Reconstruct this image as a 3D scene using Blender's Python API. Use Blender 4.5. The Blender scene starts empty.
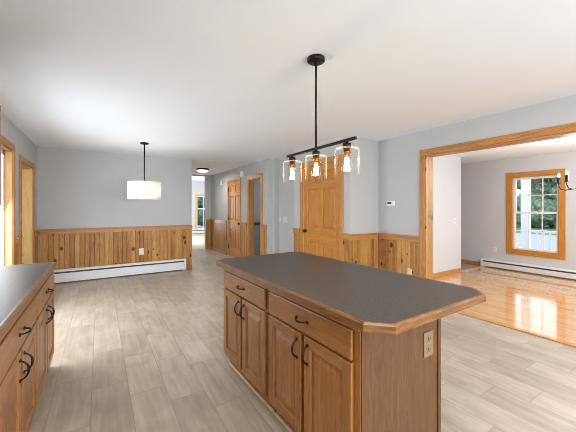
import bpy, bmesh, math, random
from mathutils import Vector, Matrix
random.seed(7)
S = bpy.context.scene
COL = S.collection
PI = math.pi

# ---------------------------------------------------------------- camera, world, light, exposure
cam_data = bpy.data.cameras.new('camera')
cam = bpy.data.objects.new('camera', cam_data)
COL.objects.link(cam)
cam.location = (0, 0, 1.37)
cam.rotation_euler = (PI / 2, 0, -math.atan((288 - 99.5) / 298))
cam_data.sensor_width = 36
cam_data.lens = 298 / 576 * 36
cam_data.shift_y = -8 / 576
cam_data.clip_start = 0.02
S.camera = cam

S.view_settings.view_transform = 'Standard'
S.view_settings.look = 'None'
S.view_settings.exposure = 0.50
S.view_settings.gamma = 1
S.view_settings.use_curve_mapping = False
S.cycles.max_bounces = 12
S.cycles.diffuse_bounces = 6
S.cycles.glossy_bounces = 4
S.cycles.transparent_max_bounces = 16
S.cycles.sample_clamp_indirect = 6
S.cycles.filter_width = 0.9
S.cycles.caustics_reflective = False
S.cycles.caustics_refractive = False

world = bpy.data.worlds.new('world')
S.world = world
world.use_nodes = True
bg = world.node_tree.nodes['Background']
bg.inputs[0].default_value = (0.86, 0.93, 1.0, 1)
bg.inputs[1].default_value = 1.6


def area(name, loc, direction, sx, sy, watts, color=(1, 1, 1), spread=PI):
    l = bpy.data.lights.new(name, 'AREA')
    l.shape = 'RECTANGLE'
    l.size, l.size_y = sx, sy
    l.energy = watts
    l.color = color
    l.spread = spread
    o = bpy.data.objects.new(name, l)
    o.location = loc
    o.rotation_euler = Vector(direction).to_track_quat('-Z', 'Y').to_euler()
    COL.objects.link(o)
    return o


DAY = (0.90, 0.955, 1.0)
area('kitchen_fill', (1.5, -2.46, 1.45), (0, 1, 0), 3.4, 1.6, 125, DAY)  # added panel light behind the camera; the wall there has no window
area('patio_daylight', (-1.16, 4.1, 0.95), (1, 0, -0.4), 1.7, 1.6, 52, DAY)
area('living_front_fill', (4.6, -1.9, 1.4), (1, 0.3, 0.05), 1.6, 1.6, 52, DAY)  # added fill standing inside the living room, turned towards its window wall
area('living_side_fill', (7.6, -0.6, 1.3), (-1, 0, 0), 2.2, 1.6, 26, DAY)  # added light at an unseen opening, lifts the living room
area('far_room_fill', (2.2, 13.0, 1.4), (1, 0, 0), 2.5, 1.6, 115, DAY)  # fill panel added inside the far room, away from its window
area('side_room_fill', (-2.25, 6.0, 1.4), (1, 0, 0), 1.0, 1.6, 10, DAY)  # panel light inside the closed side room, which has no window
area('stair_fill', (4.25, 6.5, 1.6), (-1, 0.1, 0), 0.8, 1.2, 3, DAY)  # added to brighten the dark space inside the open hall doorway
for i, (x, y) in enumerate(((0.5, -1.2), (2.6, -1.2), (0.5, 0.4), (2.6, 0.4))):
    area('ceiling_fill', (x, y, 2.44), (0, 0, -1), 0.18, 0.18, 9, (1, 0.93, 0.84))  # unseen overhead lights added as kitchen fill, no fixtures modelled

# ---------------------------------------------------------------- node material helpers


class NT:
    def __init__(s, name):
        s.m = bpy.data.materials.new(name)
        s.m.use_nodes = True
        s.t = s.m.node_tree
        s.b = s.t.nodes['Principled BSDF']
        s.out = s.t.nodes['Material Output']

    def n(s, kind, **kw):
        nd = s.t.nodes.new(kind)
        for k, v in kw.items():
            setattr(nd, k, v)
        return nd

    def l(s, a, b):
        s.t.links.new(a, b)

    def val(s, sock, v):
        if isinstance(v, (int, float, tuple, list)):
            sock.default_value = v
        else:
            s.l(v, sock)

    def math(s, op, a, b=0.0, c=None):
        nd = s.n('ShaderNodeMath', operation=op)
        s.val(nd.inputs[0], a)
        s.val(nd.inputs[1], b)
        if c is not None:
            s.val(nd.inputs[2], c)
        return nd.outputs[0]

    def comb(s, x, y, z):
        nd = s.n('ShaderNodeCombineXYZ')
        for i, v in enumerate((x, y, z)):
            s.val(nd.inputs[i], v)
        return nd.outputs[0]

    def obj(s):
        tc = s.n('ShaderNodeTexCoord')
        sp = s.n('ShaderNodeSeparateXYZ')
        s.l(tc.outputs['Object'], sp.inputs[0])
        return sp.outputs

    def noise(s, vec, scale, detail=3, dist=0.0, rough=0.55):
        nd = s.n('ShaderNodeTexNoise')
        s.val(nd.inputs['Vector'], vec)
        nd.inputs['Scale'].default_value = scale
        nd.inputs['Detail'].default_value = detail
        nd.inputs['Distortion'].default_value = dist
        nd.inputs['Roughness'].default_value = rough
        return nd.outputs[0]

    def white(s, vec):
        nd = s.n('ShaderNodeTexWhiteNoise', noise_dimensions='3D')
        s.val(nd.inputs['Vector'], vec)
        return nd.outputs

    def ramp(s, fac, stops):
        nd = s.n('ShaderNodeValToRGB')
        s.val(nd.inputs[0], fac)
        e = nd.color_ramp.elements
        while len(e) < len(stops):
            e.new(0.5)
        for i, (p, c) in enumerate(stops):
            e[i].position = p
            e[i].color = (*c, 1) if len(c) == 3 else c
        return nd.outputs[0]

    def mix(s, fac, a, b, mode='MIX'):
        nd = s.n('ShaderNodeMix', data_type='RGBA', blend_type=mode)
        s.val(nd.inputs[0], fac)
        for i, v in ((6, a), (7, b)):
            if isinstance(v, tuple):
                v = (*v, 1) if len(v) == 3 else v
            s.val(nd.inputs[i], v)
        return nd.outputs[2]

    def bump(s, h, strength=0.2, dist=0.01):
        nd = s.n('ShaderNodeBump')
        s.val(nd.inputs['Height'], h)
        nd.inputs['Strength'].default_value = strength
        nd.inputs['Distance'].default_value = dist
        s.l(nd.outputs[0], s.b.inputs['Normal'])

    def col(s, c):
        s.val(s.b.inputs['Base Color'], (*c, 1) if isinstance(c, tuple) and len(c) == 3 else c)


def lin(r, g, b):
    f = lambda v: (v / 255 / 12.92) if v <= 10.3 else ((v / 255 + 0.055) / 1.055) ** 2.4
    return (f(r), f(g), f(b))


def plain(name, rgb, rough=0.5, metal=0.0, texture=0.03, scale=40, emit=0, spec=0.5):
    k = NT(name)
    x, y, z = k.obj()[:3]
    nz = k.noise(k.comb(x, y, z), scale, 2)
    c = lin(*rgb)
    d = tuple(v * (1 - texture) for v in c)
    u = tuple(min(1, v * (1 + texture)) for v in c)
    k.col(k.ramp(nz, [(0.3, d), (0.7, u)]))
    k.b.inputs['Roughness'].default_value = rough
    k.b.inputs['Metallic'].default_value = metal
    k.b.inputs['Specular IOR Level'].default_value = spec
    if emit:
        k.b.inputs['Emission Color'].default_value = (*c, 1)
        k.b.inputs['Emission Strength'].default_value = emit
    return k.m


def wood(name, dark, mid, light, grain='z', rough=0.42, board=None, across='x', knots=0.0, vary=0.25, cell=None, groove=None):
    """Procedural timber: grain runs along `grain`; `board` = board width along `across`; `cell` = board length along the grain."""
    k = NT(name)
    o = k.obj()
    ax = {'x': o[0], 'y': o[1], 'z': o[2]}
    g = ax[grain]
    others = [c for c in 'xyz' if c != grain]
    oi = k.n('ShaderNodeObjectInfo')
    rnd = k.math('MULTIPLY', oi.outputs['Random'], 37.0)
    if board:
        idx = k.math('FLOOR', k.math('DIVIDE', ax[across], board))
        w1 = k.white(k.comb(idx, 3.3, 1.7))
        if cell:
            v = k.math('ADD', k.math('DIVIDE', g, cell), w1[0])
            w1 = k.white(k.comb(idx, k.math('FLOOR', v), 0.5))
        seed = k.math('MULTIPLY', w1[0], 53.0)
        tone = w1[0]
    else:
        seed = rnd
        tone = oi.outputs['Random']
    gg = k.math('ADD', g, seed)
    a = k.math('ADD', ax[others[0]], seed)
    b = k.math('ADD', ax[others[1]], rnd)
    vec = k.comb(k.math('MULTIPLY', a, 9.0), k.math('MULTIPLY', b, 9.0), k.math('MULTIPLY', gg, 0.9))
    n1 = k.noise(vec, 1.6, 4, 1.4)
    rings = k.math('SINE', k.math('MULTIPLY', n1, 60.0))
    rings = k.math('MULTIPLY_ADD', rings, 0.13, n1)
    fine = k.noise(k.comb(k.math('MULTIPLY', a, 160.0), k.math('MULTIPLY', b, 160.0), k.math('MULTIPLY', gg, 5.0)), 1.0, 2)
    f = k.math('ADD', k.math('MULTIPLY', rings, 0.62), k.math('MULTIPLY', fine, 0.40))
    f = k.math('ADD', f, k.math('MULTIPLY', k.math('SUBTRACT', tone, 0.5), vary * 2))
    c = k.ramp(f, [(0.15, lin(*dark)), (0.5, lin(*mid)), (0.85, lin(*light))])
    if knots:
        vn = k.n('ShaderNodeTexVoronoi', feature='F1')
        k.l(k.comb(k.math('MULTIPLY', a, 8.5), k.math('MULTIPLY', b, 8.5), k.math('MULTIPLY', gg, 6.5)), vn.inputs['Vector'])
        vn.inputs['Scale'].default_value = 1.0
        vn.inputs['Randomness'].default_value = 1.0
        sz = k.math('MULTIPLY', k.math('POWER', k.white(vn.outputs['Position'])[0], 2.5), knots)
        edge = k.math('DIVIDE', vn.outputs['Distance'], k.math('MAXIMUM', sz, 0.001))
        kf = k.ramp(edge, [(0.55, (1, 1, 1)), (1.15, (0, 0, 0))])
        halo = k.ramp(edge, [(0.9, (0.55, 0.55, 0.55)), (2.2, (0, 0, 0))])
        c = k.mix(halo, c, lin(*dark))
        c = k.mix(kf, c, lin(48, 26, 12))
    k.col(c)
    k.b.inputs['Roughness'].default_value = rough
    k.bump(fine, 0.08, 0.002)
    return k.m


# ---------------------------------------------------------------- materials
M = {}
M['wall'] = plain('grey_wall_paint', (186, 187, 188), 0.75, texture=0.012, scale=3)
M['wall_warm'] = plain('living_room_wall_paint', (204, 207, 212), 0.75, texture=0.012, scale=3)
M['ceiling'] = plain('white_ceiling_paint', (236, 243, 250), 0.85, texture=0.012, scale=2)
M['white_metal'] = plain('white_enamel', (226, 229, 232), 0.4, texture=0.01)
M['tan_plastic'] = plain('tan_plastic', (134, 112, 84), 0.45, texture=0.01)
M['wall_plate'] = plain('pale_grey_plate', (206, 208, 210), 0.4, texture=0.01)
M['white_plastic'] = plain('white_plastic', (232, 231, 225), 0.45, texture=0.01)
M['cream_plastic'] = plain('cream_plastic', (222, 205, 170), 0.45, texture=0.01)
M['black_metal'] = plain('oil_rubbed_bronze', (34, 28, 25), 0.38, 0.6, 0.1)
M['black_slot'] = plain('dark_slot', (20, 18, 17), 0.6)
M['copper'] = plain('aged_brass', (150, 96, 48), 0.35, 0.8, 0.08)
M['white_vinyl'] = plain('white_vinyl', (238, 240, 241), 0.4, texture=0.01)
k = NT('white_linen_shade')
tl = k.n('ShaderNodeBsdfTranslucent')
tl.inputs[0].default_value = (*lin(244, 240, 232), 1)
k.col(lin(244, 242, 238))
k.b.inputs['Roughness'].default_value = 0.9
mx = k.n('ShaderNodeMixShader')
mx.inputs[0].default_value = 0.45
k.l(k.b.outputs[0], mx.inputs[1])
k.l(tl.outputs[0], mx.inputs[2])
k.l(mx.outputs[0], k.out.inputs[0])
M['shade'] = k.m
M['candle'] = plain('lit_candle_bulb', (244, 230, 204), 0.5, emit=0.6)
M['carpet'] = plain('beige_carpet', (205, 192, 168), 0.95, texture=0.12, scale=120)
M['porch_paint'] = plain('white_porch_paint', (236, 238, 240), 0.55, texture=0.02)
M['deck'] = plain('pale_grey_decking', (170, 175, 182), 0.7, texture=0.06, scale=6)
M['lawn'] = plain('lawn_green', (96, 128, 88), 0.95, texture=0.3, scale=3)
M['drive'] = plain('pale_gravel', (160, 168, 178), 0.95, texture=0.08, scale=8)
M['bark'] = plain('tree_bark', (74, 60, 48), 0.9, texture=0.3, scale=14)
M['display'] = plain('thermostat_display', (58, 64, 62), 0.3)
M['caulk'] = plain('pale_shoe_moulding', (214, 190, 150), 0.5, texture=0.06)
M['cavity'] = plain('cabinet_interior', (120, 84, 54), 0.7)

PINE = ((122, 74, 30), (171, 121, 59), (204, 159, 94))
M['pine_x'] = wood('knotty_pine_boards_along_x', *PINE, 'z', 0.42, 0.078, 'x', 0.36, 0.19)
M['pine_y'] = wood('knotty_pine_boards_along_y', *PINE, 'z', 0.42, 0.078, 'y', 0.36, 0.19)
TRIM = ((138, 86, 40), (184, 128, 68), (206, 154, 94))
M['trim_x'] = wood('pine_trim_along_x', *TRIM, 'x', 0.4, vary=0.08)
M['trim_y'] = wood('pine_trim_along_y', *TRIM, 'y', 0.4, vary=0.08)
M['trim_z'] = wood('pine_trim_upright', *TRIM, 'z', 0.4, vary=0.08, knots=0.1)
PALE = ((196, 146, 84), (226, 182, 116), (238, 204, 146))
M['pale_z'] = wood('pale_pine_jamb', *PALE, 'z', 0.4, vary=0.06, knots=0.16)
DOOR = ((146, 88, 32), (186, 124, 54), (206, 148, 76))
M['door_z'] = wood('pine_door_stile', *DOOR, 'z', 0.36, vary=0.06)
M['door_y'] = wood('pine_door_rail', *DOOR, 'y', 0.36, vary=0.06)
WIN = ((150, 96, 34), (190, 130, 52), (208, 152, 74))
M['win_y'] = wood('window_casing_along_y', *WIN, 'y', 0.4, vary=0.06)
M['win_z'] = wood('window_casing_upright', *WIN, 'z', 0.4, vary=0.06)
OAK = ((102, 62, 29), (148, 98, 50), (174, 125, 73))
M['oak_x'] = wood('oak_grain_along_x', *OAK, 'x', 0.36, vary=0.07)
M['oak_y'] = wood('oak_grain_along_y', *OAK, 'y', 0.36, vary=0.07)
M['oak_z'] = wood('oak_grain_upright', *OAK, 'z', 0.36, vary=0.07)
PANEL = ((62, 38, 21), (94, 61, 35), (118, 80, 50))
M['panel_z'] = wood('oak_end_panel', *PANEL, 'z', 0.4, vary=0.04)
HON = ((186, 128, 70), (216, 164, 104), (232, 190, 136))
M['strip_floor'] = wood('honey_oak_strip_floor', *HON, 'y', 0.16, 0.058, 'x', 0, 0.16, cell=0.9)


for nd in M['strip_floor'].node_tree.nodes:
    if nd.type == 'BSDF_PRINCIPLED':
        nd.inputs['Coat Weight'].default_value = 1.0
        nd.inputs['Coat Roughness'].default_value = 0.06
        nd.inputs['Roughness'].default_value = 0.25


def tile_floor():
    k = NT('wood_look_porcelain_tile')
    x, y, z = k.obj()[:3]
    W, L = 0.238, 0.65
    u = k.math('DIVIDE', k.math('ADD', x, 0.05 + W * 40), W)
    row = k.math('FLOOR', u)
    v = k.math('ADD', k.math('DIVIDE', k.math('ADD', y, 0.05), L), k.math('MULTIPLY', row, 0.345))
    cell = k.math('FLOOR', v)
    rn = k.white(k.comb(row, cell, 0.2))[0]
    fu = k.math('FRACT', u)
    fv = k.math('FRACT', v)
    eu = k.math('MULTIPLY', k.math('MINIMUM', fu, k.math('SUBTRACT', 1.0, fu)), W)
    ev = k.math('MULTIPLY', k.math('MINIMUM', fv, k.math('SUBTRACT', 1.0, fv)), L)
    e = k.math('MINIMUM', eu, ev)
    sd = k.math('MULTIPLY', rn, 71.0)
    g1 = k.noise(k.comb(k.math('ADD', k.math('MULTIPLY', x, 22.0), sd), k.math('ADD', k.math('MULTIPLY', y, 1.6), sd), 0.0), 1.0, 5, 0.8)
    g2 = k.noise(k.comb(k.math('ADD', k.math('MULTIPLY', x, 5.0), sd), k.math('ADD', k.math('MULTIPLY', y, 3.0), sd), 0.0), 1.0, 3, 0.6)
    f = k.math('ADD', k.math('MULTIPLY', g1, 0.5), k.math('MULTIPLY', g2, 0.5))
    f = k.math('ADD', f, k.math('MULTIPLY', k.math('SUBTRACT', rn, 0.5), 0.16))
    c = k.ramp(f, [(0.25, lin(144, 129, 113)), (0.5, lin(171, 156, 139)), (0.75, lin(195, 182, 166))])
    gm = k.ramp(e, [(0.0012, (1, 1, 1)), (0.0024, (0, 0, 0))])
    c = k.mix(gm, c, lin(142, 127, 111))
    k.col(c)
    k.b.inputs['Roughness'].default_value = 0.4
    k.bump(k.math('MINIMUM', e, 0.003), 0.5, 0.3)
    return k.m


M['tile'] = tile_floor()


def laminate():
    k = NT('charcoal_laminate')
    x, y, z = k.obj()[:3]
    v = k.comb(x, y, z)
    n1 = k.noise(v, 70, 4)
    n2 = k.noise(v, 300, 1)
    f = k.math('ADD', k.math('MULTIPLY', n1, 0.6), k.math('MULTIPLY', n2, 0.4))
    k.col(k.ramp(f, [(0.35, lin(48, 43, 40)), (0.5, lin(66, 60, 56)), (0.65, lin(88, 81, 76))]))
    k.b.inputs['Roughness'].default_value = 0.42
    k.b.inputs['Specular IOR Level'].default_value = 0.35
    return k.m


M['laminate'] = laminate()


def leaf_mat():
    k = NT('tree_foliage')
    x, y, z = k.obj()[:3]
    n1 = k.noise(k.comb(x, y, z), 2.2, 5, 0.4, 0.75)
    oi = k.n('ShaderNodeObjectInfo')
    f = k.math('ADD', n1, k.math('MULTIPLY', k.math('SUBTRACT', oi.outputs['Random'], 0.5), 0.12))
    k.col(k.ramp(f, [(0.3, lin(62, 84, 68)), (0.5, lin(112, 136, 114)), (0.62, lin(160, 180, 158)), (0.72, lin(214, 224, 212))]))  # palest stops paint flecks of light into the leaves
    k.b.inputs['Roughness'].default_value = 0.9
    k.bump(n1, 1.0, 0.6)
    return k.m


M['leaf'] = leaf_mat()


def glass(name, edge=0.25, tint=(1, 1, 1), rim_sheen=0.0):
    """clear glass: transparent straight on, mirror-like towards grazing, with edge reflections painted in as a whitish body"""
    k = NT(name)
    k.t.nodes.remove(k.b)
    lw = k.n('ShaderNodeLayerWeight')
    lw.inputs[0].default_value = edge
    tr = k.n('ShaderNodeBsdfTransparent')
    tr.inputs[0].default_value = (*tint, 1)
    gl = k.n('ShaderNodeBsdfGlossy')
    gl.inputs['Roughness'].default_value = 0.03
    gl.inputs[0].default_value = (1, 1, 1, 1)
    geo = k.n('ShaderNodeNewGeometry')
    front = k.math('SUBTRACT', 1.0, geo.outputs['Backfacing'])
    mx = k.n('ShaderNodeMixShader')
    k.l(k.math('MULTIPLY', lw.outputs['Fresnel'], front), mx.inputs[0])
    k.l(tr.outputs[0], mx.inputs[1])
    k.l(gl.outputs[0], mx.inputs[2])
    last = mx.outputs[0]
    if rim_sheen:
        lw2 = k.n('ShaderNodeLayerWeight')
        lw2.inputs[0].default_value = 0.5
        tl = k.n('ShaderNodeBsdfDiffuse')  # white diffuse stands in for bright reflections along the glass edges
        tl.inputs[0].default_value = (0.9, 0.9, 0.88, 1)
        m2 = k.n('ShaderNodeMixShader')
        fc = k.math('MULTIPLY', k.math('POWER', lw2.outputs['Facing'], 4.0), k.math('MULTIPLY', front, rim_sheen))
        k.l(fc, m2.inputs[0])
        k.l(last, m2.inputs[1])
        k.l(tl.outputs[0], m2.inputs[2])
        last = m2.outputs[0]
    k.l(last, k.out.inputs[0])
    return k.m


M['pane'] = glass('window_glass', 0.12)
M['shade_glass'] = glass('clear_glass_shade', 0.1, (0.995, 0.995, 0.995), 0.42)
M['bulb_glass'] = glass('amber_bulb_glass', 0.2, (1.0, 0.97, 0.9), 0.6)


def emitter(name, rgb, strength):
    k = NT(name)
    k.col(lin(*rgb))
    k.b.inputs['Emission Color'].default_value = (*lin(*rgb), 1)
    k.b.inputs['Emission Strength'].default_value = strength
    return k.m


M['filament'] = emitter('glowing_filament', (255, 220, 160), 30)
M['lit_diffuser'] = emitter('lit_opal_diffuser', (255, 246, 230), 1.6)

# ---------------------------------------------------------------- mesh helpers


def box(bm, x0, x1, y0, y1, z0, z1, mi=0):
    v = [bm.verts.new(p) for p in ((x0, y0, z0), (x1, y0, z0), (x1, y1, z0), (x0, y1, z0), (x0, y0, z1), (x1, y0, z1), (x1, y1, z1), (x0, y1, z1))]
    for f in ((0, 3, 2, 1), (4, 5, 6, 7), (0, 1, 5, 4), (1, 2, 6, 5), (2, 3, 7, 6), (3, 0, 4, 7)):
        bm.faces.new([v[i] for i in f]).material_index = mi


def prism(bm, pts, lift, mi=0):
    """closed prism: polygon pts (3-D) swept by vector lift"""
    lift = Vector(lift)
    a = [bm.verts.new(p) for p in pts]
    b = [bm.verts.new(Vector(p) + lift) for p in pts]
    n = len(pts)
    fs = [bm.faces.new(a[::-1]), bm.faces.new(b)]
    for i in range(n):
        fs.append(bm.faces.new((a[i], a[(i + 1) % n], b[(i + 1) % n], b[i])))
    for f in fs:
        f.material_index = mi


def lathe(bm, prof, c=(0, 0, 0), seg=24, mi=0, axis='z'):
    """profile of (r, h) spun around an axis through c"""
    rings = []
    for r, h in prof:
        ring = []
        if r < 1e-6:
            ring = [None]
        for i in range(seg if r >= 1e-6 else 1):
            a = 2 * PI * i / seg
            p = (r * math.cos(a), r * math.sin(a), h)
            if axis == 'x':
                p = (h, p[0], p[1])
            elif axis == 'y':
                p = (p[1], h, p[0])
            v = bm.verts.new((c[0] + p[0], c[1] + p[1], c[2] + p[2]))
            if r < 1e-6:
                ring = [v]
            else:
                ring.append(v)
        rings.append(ring)
    for a, b in zip(rings, rings[1:]):
        for i in range(seg):
            j = (i + 1) % seg
            if len(a) == 1 and len(b) == 1:
                continue
            if len(a) == 1:
                f = bm.faces.new((a[0], b[j], b[i]))
            elif len(b) == 1:
                f = bm.faces.new((a[i], a[j], b[0]))
            else:
                f = bm.faces.new((a[i], a[j], b[j], b[i]))
            f.material_index = mi
            f.smooth = True


def tube(bm, pts, r, seg=8, mi=0, flat=1.0):
    pts = [Vector(p) for p in pts]
    rr = r if isinstance(r, (list, tuple)) else [r] * len(pts)
    rings = []
    up = None
    for i, p in enumerate(pts):
        d = (pts[min(i + 1, len(pts) - 1)] - pts[max(i - 1, 0)]).normalized()
        if up is None:
            up = Vector((0, 0, 1)) if abs(d.z) < 0.9 else Vector((1, 0, 0))
        s = d.cross(up).normalized()
        up = s.cross(d).normalized()
        rings.append([bm.verts.new(p + rr[i] * (math.cos(2 * PI * k / seg) * s * flat + math.sin(2 * PI * k / seg) * up)) for k in range(seg)])
    for a, b in zip(rings, rings[1:]):
        for k in range(seg):
            f = bm.faces.new((a[k], a[(k + 1) % seg], b[(k + 1) % seg], b[k]))
            f.smooth = True
            f.material_index = mi
    bm.faces.new(rings[0][::-1]).material_index = mi
    bm.faces.new(rings[-1]).material_index = mi


def obj(name, bm, mat, parent=None, bevel=0.0, loc=None):
    bmesh.ops.recalc_face_normals(bm, faces=bm.faces)
    me = bpy.data.meshes.new(name)
    bm.to_mesh(me)
    bm.free()
    for m in (mat if isinstance(mat, (list, tuple)) else [mat]):
        me.materials.append(M[m])
    o = bpy.data.objects.new(name, me)
    COL.objects.link(o)
    if parent:
        o.parent = parent
    if loc:
        o.location = loc
    if bevel:
        b = o.modifiers.new('bevel', 'BEVEL')
        b.width = bevel
        b.segments = 2
        b.limit_method = 'ANGLE'
        b.angle_limit = math.radians(50)
    return o


def B(*boxes):
    bm = bmesh.new()
    for b in boxes:
        box(bm, *b)
    return bm


def thing(name, label, cat, loc=(0, 0, 0), rz=0.0, group=None):
    o = bpy.data.objects.new(name, None)
    o.empty_display_size = 0.1
    COL.objects.link(o)
    o.location = loc
    o.rotation_euler = (0, 0, rz)
    return tag(o, label, cat, group)


def tag(o, label, cat, group=None, kind=None):
    o['label'] = label
    o['category'] = cat
    if group:
        o['group'] = group
    if kind:
        o['kind'] = kind
    return o


def struct(name, bm, mat, label=None, cat=None, bevel=0.0):
    o = obj(name, bm, mat, None, bevel)
    o['kind'] = 'structure'
    if label:
        o['label'] = label
        o['category'] = cat
    return o


def struct_root(name, label, cat, loc=(0, 0, 0)):
    return tag(thing(name, label, cat, loc), label, cat, kind='structure')


def copy_tree(o, parent=None):
    c = o.copy()
    COL.objects.link(c)
    if parent:
        c.parent = parent
    for ch in list(o.children):
        copy_tree(ch, c)
    return c


# ---------------------------------------------------------------- the shell
H = 2.46
XL, YB, XR = -0.94, 6.85, 3.86
T = 0.12

struct('floor', B((-1.06, 3.965, -2.5, 9.9, -0.1, 0)), 'tile', 'greige wood-look tile floor around the island', 'floor')
struct('floor_hallway', B((6.4, 7.75, 3.44, 6.0, -0.1, 0)), 'tile', 'grey tile beyond the living room corner', 'floor')
struct('floor_living', B((3.965, 7.75, -2.5, 3.44, -0.1, 0.004)), 'strip_floor', 'glossy honey oak strip floor in the living room', 'floor')
struct('floor_far', B((1.0, 7.0, 9.9, 16.1, -0.1, 0.004)), 'carpet', 'beige carpet in the far room', 'floor')
struct('floor_stair', B((3.965, 5.2, 5.85, 7.3, -0.1, 0)), 'tile', 'floor behind the open hall doorway', 'floor')
struct('floor_entry', B((-2.4, -1.06, 5.3, 7.1, -0.1, 0)), 'tile', 'floor beyond the left doorway', 'floor')
struct('ceiling', B((-1.06, 7.78, -2.5, 9.97, H, H + 0.1)), 'ceiling', 'flat white ceiling', 'ceiling')
struct('ceiling_far', B((1.0, 7.0, 9.97, 16.1, 2.78, 2.88)), 'ceiling', 'far room ceiling', 'ceiling')
struct('ceiling_entry', B((-2.4, -1.06, 5.3, 7.1, H, H + 0.1)), 'ceiling', 'ceiling beyond the left doorway', 'ceiling')

# left wall: patio door opening y 3.2..5.05, doorway y 5.55..6.42
struct('wall_left', B((XL - T, XL, -2.5, 3.2, 0, H), (XL - T, XL, 3.2, 5.05, 2.10, H), (XL - T, XL, 5.05, 5.55, 0, H),
                      (XL - T, XL, 5.55, 6.42, 2.03, H), (XL - T, XL, 6.42, YB + T, 0, H)), 'wall', 'grey left wall with two pine-trimmed openings', 'wall')
struct('wall_entry', B((-2.4, -2.3, 5.3, 7.1, 0, H), (-2.3, -1.06, 7.0, 7.1, 0, H), (-2.3, -1.06, 5.3, 5.4, 0, H)), 'wall')
struct('wall_back', B((XL, 1.76, YB, YB + T, 0, H)), 'wall', 'grey dining wall over pine wainscot', 'wall')
struct('wall_hall_left', B((1.64, 1.76, YB + T, 9.85, 0, H)), 'wall')
struct('wall_hall_end', B((1.64, 2.05, 9.85, 9.97, 0, H), (2.05, 2.985, 9.85, 9.97, 2.425, H), (2.985, 3.28, 9.85, 9.97, 0, H), (1.0, 7.0, 9.97, 10.0, H, 2.8)), 'wall', 'hall end wall with opening to far room', 'wall')
XH = 3.16
D1 = (7.365, 8.238, 2.125)
D2 = (6.165, 6.82, 2.085)
struct('wall_hall_right', B((XH, XH + T, 8.238, 9.85, 0, H), (XH, XH + T, D1[0], D1[1], D1[2], H), (XH, XH + T, D2[1], D1[0], 0, H),
                            (XH, XH + T, D2[0], D2[1], D2[2], H), (XH, XH + T, 5.99, D2[0], 0, H), (XH, 3.54, 5.87, 5.99, 0, H)), 'wall', 'grey hall wall with two pine doorways', 'wall')
struct('wall_stair', B((XH + T, 5.2, 5.75, 5.87, 0, H), (4.3, 4.42, 5.99, 7.2, 0, H), (XH + T, 4.42, 7.2, 7.3, 0, H)), 'wall', 'grey wall inside the open hall doorway', 'wall')
struct('wall_recess', B((3.40, 3.54, 4.85, 5.87, 0, H)), 'wall', 'light grey recessed wall with switches', 'wall')
XC, YC = 3.215, 3.33
CD = (3.548, 4.555, 2.125)
struct('wall_closet', B((XC, XC + T, YC, CD[0], 0, H), (XC, XC + T, CD[0], CD[1], CD[2], H), (XC, XC + T, CD[1], 4.85, 0, H),
                        (XC + T, 3.54, 4.73, 4.85, 0, H), (XC + T, 3.86, YC, YC + T, 0, H)), 'wall', 'grey closet walls that jut into the room', 'wall')
OP = (0.35, 2.5, 2.11)
struct('wall_right', B((XR, 4.0, -2.5, OP[0], 0, H), (XR, 4.0, OP[0], OP[1], OP[2], H), (XR, 4.0, OP[1], 3.52, 0, H)), 'wall', 'grey wall with wide opening to living room', 'wall')
struct('wall_living_back', B((4.0, 6.52, 3.4, 3.52, 0, H), (6.4, 6.52, 3.52, 6.0, 0, H), (6.4, 7.78, 6.0, 6.12, 0, H)), 'wall_warm', 'pale grey living room back wall', 'wall')
XW = 7.63
WN = (2.1, 2.9, 0.46, 2.04)
SW = (-1.7, 0.5, 0.6, 2.04)
struct('wall_living_side', B((XW, XW + 0.15, -2.5, SW[0], 0, H), (XW, XW + 0.15, SW[0], SW[1], 0, SW[2]), (XW, XW + 0.15, SW[0], SW[1], SW[3], H),
                             (XW, XW + 0.15, SW[1], WN[0], 0, H), (XW, XW + 0.15, WN[0], WN[1], 0, WN[2]), (XW, XW + 0.15, WN[0], WN[1], WN[3], H),
                             (XW, XW + 0.15, WN[1], 6.0, 0, H)), 'wall_warm', 'pale living room wall around the sash window', 'wall')
struct('wall_front', B((-1.06, 7.78, -2.62, -2.5, 0, H)), 'wall')
FW = (4.37, 5.75)
struct('wall_far', B((1.0, FW[0], 16.0, 16.12, 0, 2.8), (FW[0], FW[1], 16.0, 16.12, 2.0, 2.8), (FW[0], FW[1], 16.0, 16.12, 0, 0.25), (FW[1], 7.0, 16.0, 16.12, 0, 2.8),
                     (0.9, 1.0, 9.97, 16.12, 0, 2.8), (7.0, 7.1, 9.97, 16.12, 0, 2.8), (1.0, 1.64, 9.85, 9.97, 0, 2.8), (3.28, 7.0, 9.85, 9.97, 0, 2.8)), 'wall_warm', 'bright far room wall seen down the hall', 'wall')

# ---------------------------------------------------------------- wainscot: tongue and groove boards with real V joints
ZT = 0.955


def wainscot(bm, u0, u1, place, z0=0.0, z1=ZT, t=0.018, w=0.078, vg=0.008):
    """place(u, d) -> (x, y); boards follow the w grid of the board material"""
    prof = [(u0, 0.0), (u0, t)]
    kk = math.floor(u0 / w) + 1
    while kk * w < u1 - 0.008:
        if kk * w > u0 + 0.008:
            prof += [(kk * w - vg, t), (kk * w, t - vg), (kk * w + vg, t)]
        kk += 1
    prof += [(u1, t), (u1, 0.0)]
    prism(bm, [(*place(u, d), z0) for u, d in prof], (0, 0, z1 - z0))


def ybox(bm, y0, y1, xf, d0, d1, z0, z1, sgn):
    xa, xb = xf + sgn * d0, xf + sgn * d1
    box(bm, min(xa, xb), max(xa, xb), y0, y1, z0, z1)


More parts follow.
